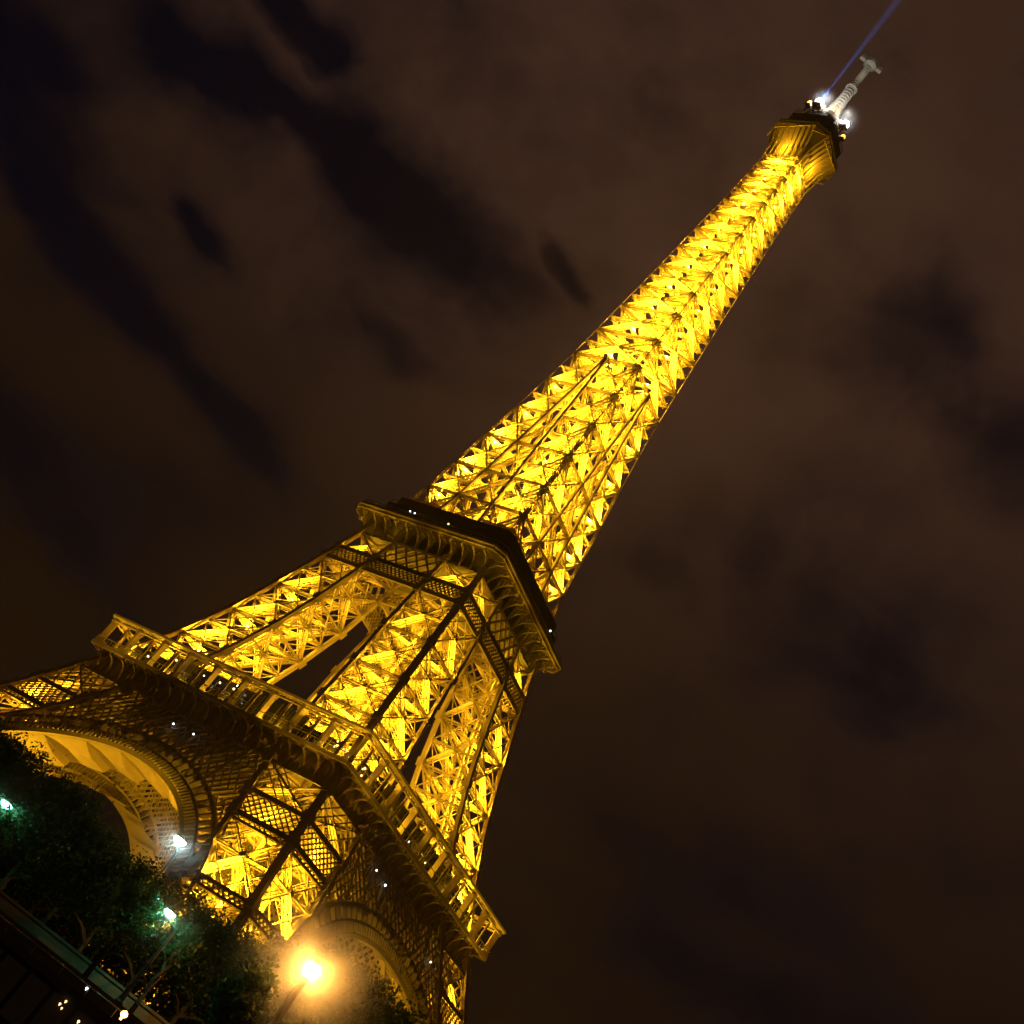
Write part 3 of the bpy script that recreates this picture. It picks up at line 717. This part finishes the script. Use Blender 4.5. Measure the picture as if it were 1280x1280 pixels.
# ------------------------------------------------------------------ street lamps
POLE = mat('lamp_iron', (.16,.17,.16), .45, .3, .1, .2, 2)
POLE_GLARE = mat('lamp_iron_glare', (.72,.66,.52), .5, 0, .1, .2, 2)  # pale base colour paints the lamp's glare onto its pole
def lamp_mats(name, c, s):                                          # frosted glass: glows, and lets half of the light inside through
    m_ = bpy.data.materials.new(name); m_.use_nodes = True; t_ = m_.node_tree; t_.nodes.clear()
    e_ = t_.nodes.new('ShaderNodeEmission'); e_.inputs[0].default_value = (*c, 1); e_.inputs[1].default_value = s*2
    x_ = t_.nodes.new('ShaderNodeBsdfTransparent'); k_ = t_.nodes.new('ShaderNodeMixShader'); k_.inputs[0].default_value = .5
    o_ = t_.nodes.new('ShaderNodeOutputMaterial'); t_.links.new(x_.outputs[0], k_.inputs[1]); t_.links.new(e_.outputs[0], k_.inputs[2]); t_.links.new(k_.outputs[0], o_.inputs[0])
    return m_
def street_lamp(d, lat, zh, c, es, r, label, watts, lc, group='street lamps on the quay', pr=.09, arm=0.0, box=False):
    t = eat('street_lamp', d, lat, G0, label, 'street lamp', group)
    H = zh - G0
    m = MB(); m.lathe([(pr*2.6,0),(pr*2.6,.35),(pr*1.8,.5),(pr*1.5,1.1),(pr*1.15,1.3),(pr*(.75 if box else 1.0),H*.97-r)], seg=12); m.lathe([(pr*1.7,1.25),(pr*1.7,1.4)], seg=12)
    if box: m.tube((0,0,H*.97-r),(arm,0,H-r*.8), pr*.75, pr*.55)
    m.build('pole', POLE if box else POLE_GLARE, t)
    m = MB()
    if box:                                                           # flat lantern on a short arm
        m.lathe([(.45*r,-.6*r),(.95*r,-.25*r),(1.08*r,.05*r),(.9*r,.3*r)], (arm,0,H), 14)
        h = m.build('lamp_head', lamp_mats('lamp_glow', c, es), t)
        k = MB(); k.lathe([(1.15*r,.28*r),(.8*r,.55*r),(.2*r,.75*r)], (arm,0,H), 14); k.build('lamp_cap', POLE, t)
    else:
        m.lathe([(.35*r,-r*.95),(.75*r,-r*.7),(r,-.1*r),(.92*r,.4*r),(.6*r,.8*r),(.2*r,r)], (0,0,H), seg=20)
        h = m.build('lamp_globe', lamp_mats('lamp_glow', c, es), t, smooth=True)
        k = MB(); k.lathe([(.62*r,.82*r),(.3*r,1.1*r),(.08*r,1.4*r)], (0,0,H), seg=12); k.lathe([(.3*r,-1.15*r),(.34*r,-.93*r)], (0,0,H), seg=12); k.build('lamp_cap', POLE, t)
    ld_ = bpy.data.lights.new('lamp_light', 'POINT'); ld_.energy = watts; ld_.color = lc; ld_.shadow_soft_size = r*.3
    lo_ = bpy.data.objects.new('lamp_light', ld_); col.objects.link(lo_); lo_.location = at(d, lat, zh - .1*r) + (RT*arm if box else Vector()); 
    return t
def glare_halo(d, lat, z, R, dens, loc=None):  # soft volume ball added round a lamp to stand in for lens glare
    m_ = bpy.data.materials.new('halo_glare'); m_.use_nodes = True; t_ = m_.node_tree; t_.nodes.clear()
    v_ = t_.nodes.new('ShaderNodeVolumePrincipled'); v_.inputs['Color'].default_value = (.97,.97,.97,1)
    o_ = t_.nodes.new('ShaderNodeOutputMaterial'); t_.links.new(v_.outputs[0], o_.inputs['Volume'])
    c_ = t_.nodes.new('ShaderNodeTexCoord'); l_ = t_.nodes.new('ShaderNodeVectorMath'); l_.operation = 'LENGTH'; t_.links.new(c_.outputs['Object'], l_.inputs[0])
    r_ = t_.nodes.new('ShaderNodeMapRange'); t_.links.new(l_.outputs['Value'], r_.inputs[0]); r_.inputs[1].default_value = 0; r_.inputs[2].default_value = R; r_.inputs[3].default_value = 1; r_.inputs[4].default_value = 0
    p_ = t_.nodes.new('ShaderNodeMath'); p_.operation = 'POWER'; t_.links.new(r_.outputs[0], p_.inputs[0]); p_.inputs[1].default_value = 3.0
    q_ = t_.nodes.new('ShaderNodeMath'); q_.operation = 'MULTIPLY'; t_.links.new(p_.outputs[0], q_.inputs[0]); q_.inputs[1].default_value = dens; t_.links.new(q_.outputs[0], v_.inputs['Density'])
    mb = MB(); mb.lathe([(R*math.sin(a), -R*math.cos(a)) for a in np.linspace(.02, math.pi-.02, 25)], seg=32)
    o = mb.build('haze_and_glare', m_); o.location = loc or at(d, lat, z); tag(o, kind='stuff'); return o
TEAL = (.28, 1.0, .66)
street_lamp(90, -.30, 4.78, TEAL, 9, .36, 'tall slim lamp post with teal light, in front of the low stone wall', 560, (.16,1,.52), arm=-.9, box=True, pr=.11)
street_lamp(98, -14.3, 4.7, TEAL, 9, .40, 'teal glowing lamp among leaves at the far left, under the arch', 240, (.16,1,.52), arm=.3, box=True)
street_lamp(112, -3.93, 11.7, (.72, 1.0, .98), 30, .48, 'tall lamp with cold white light above the dark treetops beside the tower leg', 500, (.7,1,.95), arm=-.4, box=True, pr=.12)
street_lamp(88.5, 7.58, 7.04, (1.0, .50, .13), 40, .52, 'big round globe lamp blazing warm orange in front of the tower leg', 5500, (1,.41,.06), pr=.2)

glare_halo(88.5, 7.58, 7.04, 6.6, .3); glare_halo(90, -1.2, 4.78, 3.4, .14); glare_halo(98, -14.0, 4.7, 4.0, .14); glare_halo(112, -4.3, 11.7, 5.0, .13)
for sg in (-1, 1): glare_halo(0, 0, 0, 5.5, .045, Vector((0,0,295.6))+camdir*3.4+side*sg*4.2)
# ------------------------------------------------------------------ trees
BARK = mat('bark', (.10,.075,.05), .9, 0, .6, .3, 3)
LEAF = bpy.data.materials.new('leaf'); LEAF.use_nodes = True
t = LEAF.node_tree; p = t.nodes['Principled BSDF']; p.inputs['Roughness'].default_value = .45
oi = t.nodes.new('ShaderNodeTexCoord'); nz = t.nodes.new('ShaderNodeTexNoise'); nz.inputs['Scale'].default_value = 1.3; t.links.new(oi.outputs['Object'], nz.inputs['Vector'])
cr = t.nodes.new('ShaderNodeValToRGB'); cr.color_ramp.elements[0].position = .3; cr.color_ramp.elements[0].color = (.03,.06,.018,1); cr.color_ramp.elements[1].position = .7; cr.color_ramp.elements[1].color = (.075,.115,.03,1)
t.links.new(nz.outputs['Fac'], cr.inputs[0]); t.links.new(cr.outputs[0], p.inputs['Base Color'])
tl = t.nodes.new('ShaderNodeBsdfTranslucent'); t.links.new(cr.outputs[0], tl.inputs['Color']); ms = t.nodes.new('ShaderNodeMixShader'); ms.inputs[0].default_value = .45   # thin leaves let light through
t.links.new(p.outputs[0], ms.inputs[1]); t.links.new(tl.outputs[0], ms.inputs[2]); t.links.new(ms.outputs[0], t.nodes['Material Output'].inputs['Surface'])
def crown_mesh(seed, rx, rz, n, cz, size=.30, ncl=80):
    g = np.random.default_rng(seed)
    u = g.normal(size=(ncl,3)); u /= np.linalg.norm(u, axis=1, keepdims=True); rad = g.uniform(.25, 1, (ncl,1))**.5
    ctr = u*rad*np.array([rx,rx,rz])*.88
    k = g.integers(0, ncl, n); pos = ctr[k] + g.normal(size=(n,3))*g.uniform(.35,.62,(n,1))*rx/3.6
    pos[:,2] += cz
    a = g.normal(size=(n,3)); a /= np.linalg.norm(a, axis=1, keepdims=True); b = np.cross(a, g.normal(size=(n,3))); b /= np.linalg.norm(b, axis=1, keepdims=True)
    s = size*g.uniform(.6, 1.25, (n,1)); c = np.cross(a, b)*.12*s
    vs = np.stack([pos - a*s*.5, pos - b*s*.28 + c, pos + a*s*.5, pos + b*s*.28 + c], axis=1).reshape(-1,3)
    me = bpy.data.meshes.new('crown'); me.vertices.add(4*n); me.vertices.foreach_set('co', vs.ravel())
    me.loops.add(4*n); me.loops.foreach_set('vertex_index', np.arange(4*n, dtype=np.int32)); me.polygons.add(n); me.polygons.foreach_set('loop_start', np.arange(0,4*n,4, dtype=np.int32))
    me.update(calc_edges=True); me.materials.append(LEAF); return me
def make_tree(seed, H, rx, lean=0.0, n=6500, low=.28, lsize=.30):
    rz = H*(1-low)/2; cz = H*low + rz
    t = bpy.data.objects.new('quay_tree', None); col.objects.link(t)
    g = random.Random(seed); m = MB(); r0 = .022*H+.04; pts = [(0,0,-.1)]
    for k in range(1, 6): pts.append((lean*k/5*H*.3 + g.uniform(-.1,.1), g.uniform(-.12,.12), H*.62*k/5))
    for k in range(5): m.tube(pts[k], pts[k+1], r0*(1-.14*k), r0*(1-.14*(k+1)))
    for k in range(9):
        z = g.randint(2,5); a = g.uniform(0,6.28); q = pts[z]; L = g.uniform(.5,.85)*rx
        e = (q[0]+L*math.cos(a), q[1]+L*math.sin(a), q[2]+g.uniform(.4,1.8)); mid = tuple((q[i]+e[i])/2 + (.2 if i == 2 else 0) for i in range(3))
        m.tube(q, mid, r0*.45, r0*.3, 6); m.tube(mid, e, r0*.3, r0*.1, 6)
    m.build('trunk', BARK, t)
    o = bpy.data.objects.new('crown', crown_mesh(seed, rx, rz, n, cz, lsize)); col.objects.link(o); o.parent = t
    return t
protos = [make_tree(11, 10.6, 3.3), make_tree(12, 10.3, 3.5), make_tree(13, 10.9, 3.2), make_tree(14, 10.4, 3.4)]
usedp = [False]*4
TG = 'trees along the quay'
TREES = [  # d, lat, scale, label
 (101,-23.5,.98,'dark tree at the far left edge, below the left end of the arch'),
 (101,-19.2,1.0,'dark tree under the left part of the lit arch, leftmost teal lamp before it'),
 (102,-15.6,1.0,'dark tree directly behind the leftmost teal lamp'),
 (100,-11.0,1.0,'dark dense tree under the middle of the left arch'),
 (100,-7.4,.90,'dark tree below the right half of the left arch soffit'),
 (99,-4.4,.86,'dark tree left of the tall white lamp, lit green on one side'),
 (103,-.4,.93,'dark tree below the tower leg, right of the tall white lamp'),
 (104,3.4,.98,'dark tree below the front corner of the tower leg'),
 (103,7.2,1.07,'dark tree behind the blazing orange lamp'),
 (103,10.6,1.25,'dark tree under the left end of the right arch'),
 (102,14.6,1.2,'dark tree under the middle of the right arch'),
 (104,19.4,1.2,'dark tree below the right end of the right arch'),
 (103,23.6,1.1,'dark tree past the right arch at the bottom edge'),
 (110,-21.4,1.02,'back row tree behind the far left trees'),
 (110,-17.4,1.04,'back row tree behind the leftmost lamp'),
 (110,-13.0,1.03,'back row tree under the left arch, second from its crown'),
 (109,-9.2,.98,'back row tree where the arch soffit meets the treetops'),
 (109,-5.6,.92,'back row tree just left of the tall white lamp post'),
 (109.5,1.6,1.0,'back row tree below the lit leg panels'),
 (110,5.6,1.0,'back row tree below the dark corner of the leg'),
 (110,8.6,1.18,'back row tree right of the orange lamp'),
 (110,12.6,1.34,'back row tree whose top shows against the right arch'),
 (110,16.8,1.3,'back row tree at the right foot of the right arch'),
 (110,21.6,1.2,'back row tree right of the tower, at the bottom edge')]
for i, (d, lat, s, lab) in enumerate(TREES):
    k = i % 4; o = protos[k] if not usedp[k] else dup(protos[k]); usedp[k] = True
    o.location = at(d, lat, G0); o.scale = (s, s, s); o.rotation_euler.z = i*1.37
    tag(o, lab, 'tree', TG)
# smaller trees that the lamps light up
tr = make_tree(21, 7.2, 1.55, n=1500, low=.42); tr.location = at(89.6, -2.75, G0); tag(tr, 'young tree with leaves lit bright green, left of the teal lamp post', 'tree')
tr = make_tree(22, 6.6, 1.25, -.05, n=420, low=.50); tr.location = at(91.5, .62, G0); tag(tr, 'thin tree with green lit trunk, right of the teal lamp post', 'tree')
tr = make_tree(23, 7.7, 1.6, n=1900, low=.16, lsize=.42); tr.location = at(88.3, 5.2, G0); tag(tr, 'tree with leaves lit orange, left of the blazing globe lamp', 'tree')
tr = make_tree(24, 6.2, 1.7, n=1300, low=.40); tr.location = at(97.2, -12.7, G0); tag(tr, 'small tree with green lit leaves beside the leftmost teal lamp', 'tree')
# clipped hedge that closes the view under the crowns
hm = bpy.data.objects.new('hedge', None)
g = np.random.default_rng(5); n = 60000
def hedge_mesh():
    me = crown_mesh(31, 1, 1, n, 0, .42, 10); vs = np.stack([g.uniform(-34,32,n), g.uniform(-.9,.9,n), g.uniform(0,1,n)**.8*6.4], axis=1)
    co = np.zeros(12*n); me.vertices.foreach_get('co', co); co = co.reshape(n,4,3); co = co - co.mean(axis=1, keepdims=True) + vs[:,None,:]
    me.vertices.foreach_set('co', co.ravel()); me.update(); return me
hd = bpy.data.objects.new('hedge', hedge_mesh()); col.objects.link(hd); hd.location = at(113.5, 0, G0); hd.rotation_euler.z = YAW
tag(hd, 'tall dark clipped hedge running behind the quay trees', 'hedge')

# ------------------------------------------------------------------ moored river boat
HULL = mat('boat_hull', (.06,.05,.05), .4, 0, 0, .2, 1); ROOFM = mat('boat_roof', (.30,.22,.16), .45, .2, .05, .2, 1)
bt = eat('river_boat', 78.6, -8.2, -8, 'long dark river boat moored below the quay, with dim warm cabin windows', 'boat')
m = MB(); L = 10.2
loft(m, [([(-L+.8,-1.7),(L-3,-1.7),(L-.5,-.4),(L-.5,.4),(L-3,1.7),(-L+.8,1.7)], -.5), ([(-L,-2.1),(L-3,-2.1),(L,-.4),(L,.4),(L-3,2.1),(-L,2.1)], 2.2)]); m.build('hull', HULL, bt)
m = MB(); m.box(-L+.5, L-2.2, -1.85, 1.85, 2.2, 2.9); m.box(-L+.5, L-2.2, -1.85, 1.85, 5.2, 5.6)
for k in range(13): x = -L+.5 + (2*L-2.7)*k/12; m.box(x-.12, x+.12, -1.85, -1.65, 2.9, 5.2); m.box(x-.12, x+.12, 1.65, 1.85, 2.9, 5.2)
m.box(-L+.5, -L+.7, -1.6, 1.6, 2.9, 5.2); m.box(L-2.4, L-2.2, -1.6, 1.6, 2.9, 5.2)
m.build('cabin', HULL, bt)
m = MB(); m.box(-L+.2, L-1.6, -2.15, 2.15, 5.6, 5.78); m.box(-L+.2, L-1.6, -2.2, -2.05, 5.45, 5.83); m.box(-L+.2, L-1.6, 2.05, 2.2, 5.45, 5.83); m.build('roof', ROOFM, bt)
m = MB()
for y in (-1.75, 1.75): m.box(-L+.6, L-2.3, y-.02, y+.02, 2.9, 5.2)
m.build('window', mat('boat_window', (.03,.02,.02), .15, emis=(1,.5,.25), es=.003), bt)
m = MB()
m.tube((-L+.4,1.9,6.5),(L-1.8,1.9,6.5),.03,.03)
for k in range(11): x = -L+.5+(2*L-2.6)*k/10; m.tube((x,1.9,5.8),(x,1.9,6.5),.025,.025)
m.build('roof_rail', POLE, bt)
def bulb(x, y, z, r, mt, nm='boat_lamp'):
    m = MB(); m.lathe([(.05*r,-r),(.75*r,-.6*r),(r,0),(.75*r,.6*r),(.05*r,r)], (x,y,z), seg=10); m.lathe([(.3*r,-1.6*r),(.35*r,-.95*r)], (x,y,z), seg=6)
    return m.build(nm, mt, bt, smooth=True)
OR = mat('boat_lamp_orange', (.9,.7,.5), .3, emis=(1,.42,.12), es=9)
bulb(8.55, 1.2, 6.45, .2, OR)
bulb(6.2, 1.9, 6.35, .07, BULB)
for x, z, r in ((5.75,5.0,.06),(5.95,4.9,.05),(7.0,4.9,.07),(7.35,4.85,.07),(5.9,5.25,.06)): bulb(x, -2.0, z-.1, r, BULBW)
# ------------------------------------------------------------------ searchlight beam in the damp air


bs = bpy.data.lights.new('beacon_beam', 'SPOT'); bs.energy = 9e7; bs.color = (.07,.22,1); bs.spot_size = math.radians(3.4); bs.spot_blend = .6; bs.shadow_soft_size = .3
bo = bpy.data.objects.new('beacon_beam', bs); col.objects.link(bo); bo.location = BP + camdir*1.7; bo.rotation_euler = camdir.to_track_quat('-Z','Y').to_euler()
# ------------------------------------------------------------------ damp city air
hz = bpy.data.materials.new('haze_air'); hz.use_nodes = True; t = hz.node_tree; t.nodes.clear()
pv = t.nodes.new('ShaderNodeVolumePrincipled'); pv.inputs['Color'].default_value = (.96,.74,.62,1); pv.inputs['Density'].default_value = .00005; pv.inputs['Anisotropy'].default_value = .35
om = t.nodes.new('ShaderNodeOutputMaterial'); t.links.new(pv.outputs[0], om.inputs['Volume'])
m = MB(); m.box(-330, 420, -420, 330, -9.2, 345); tag(m.build('haze_and_glare', hz), kind='stuff')
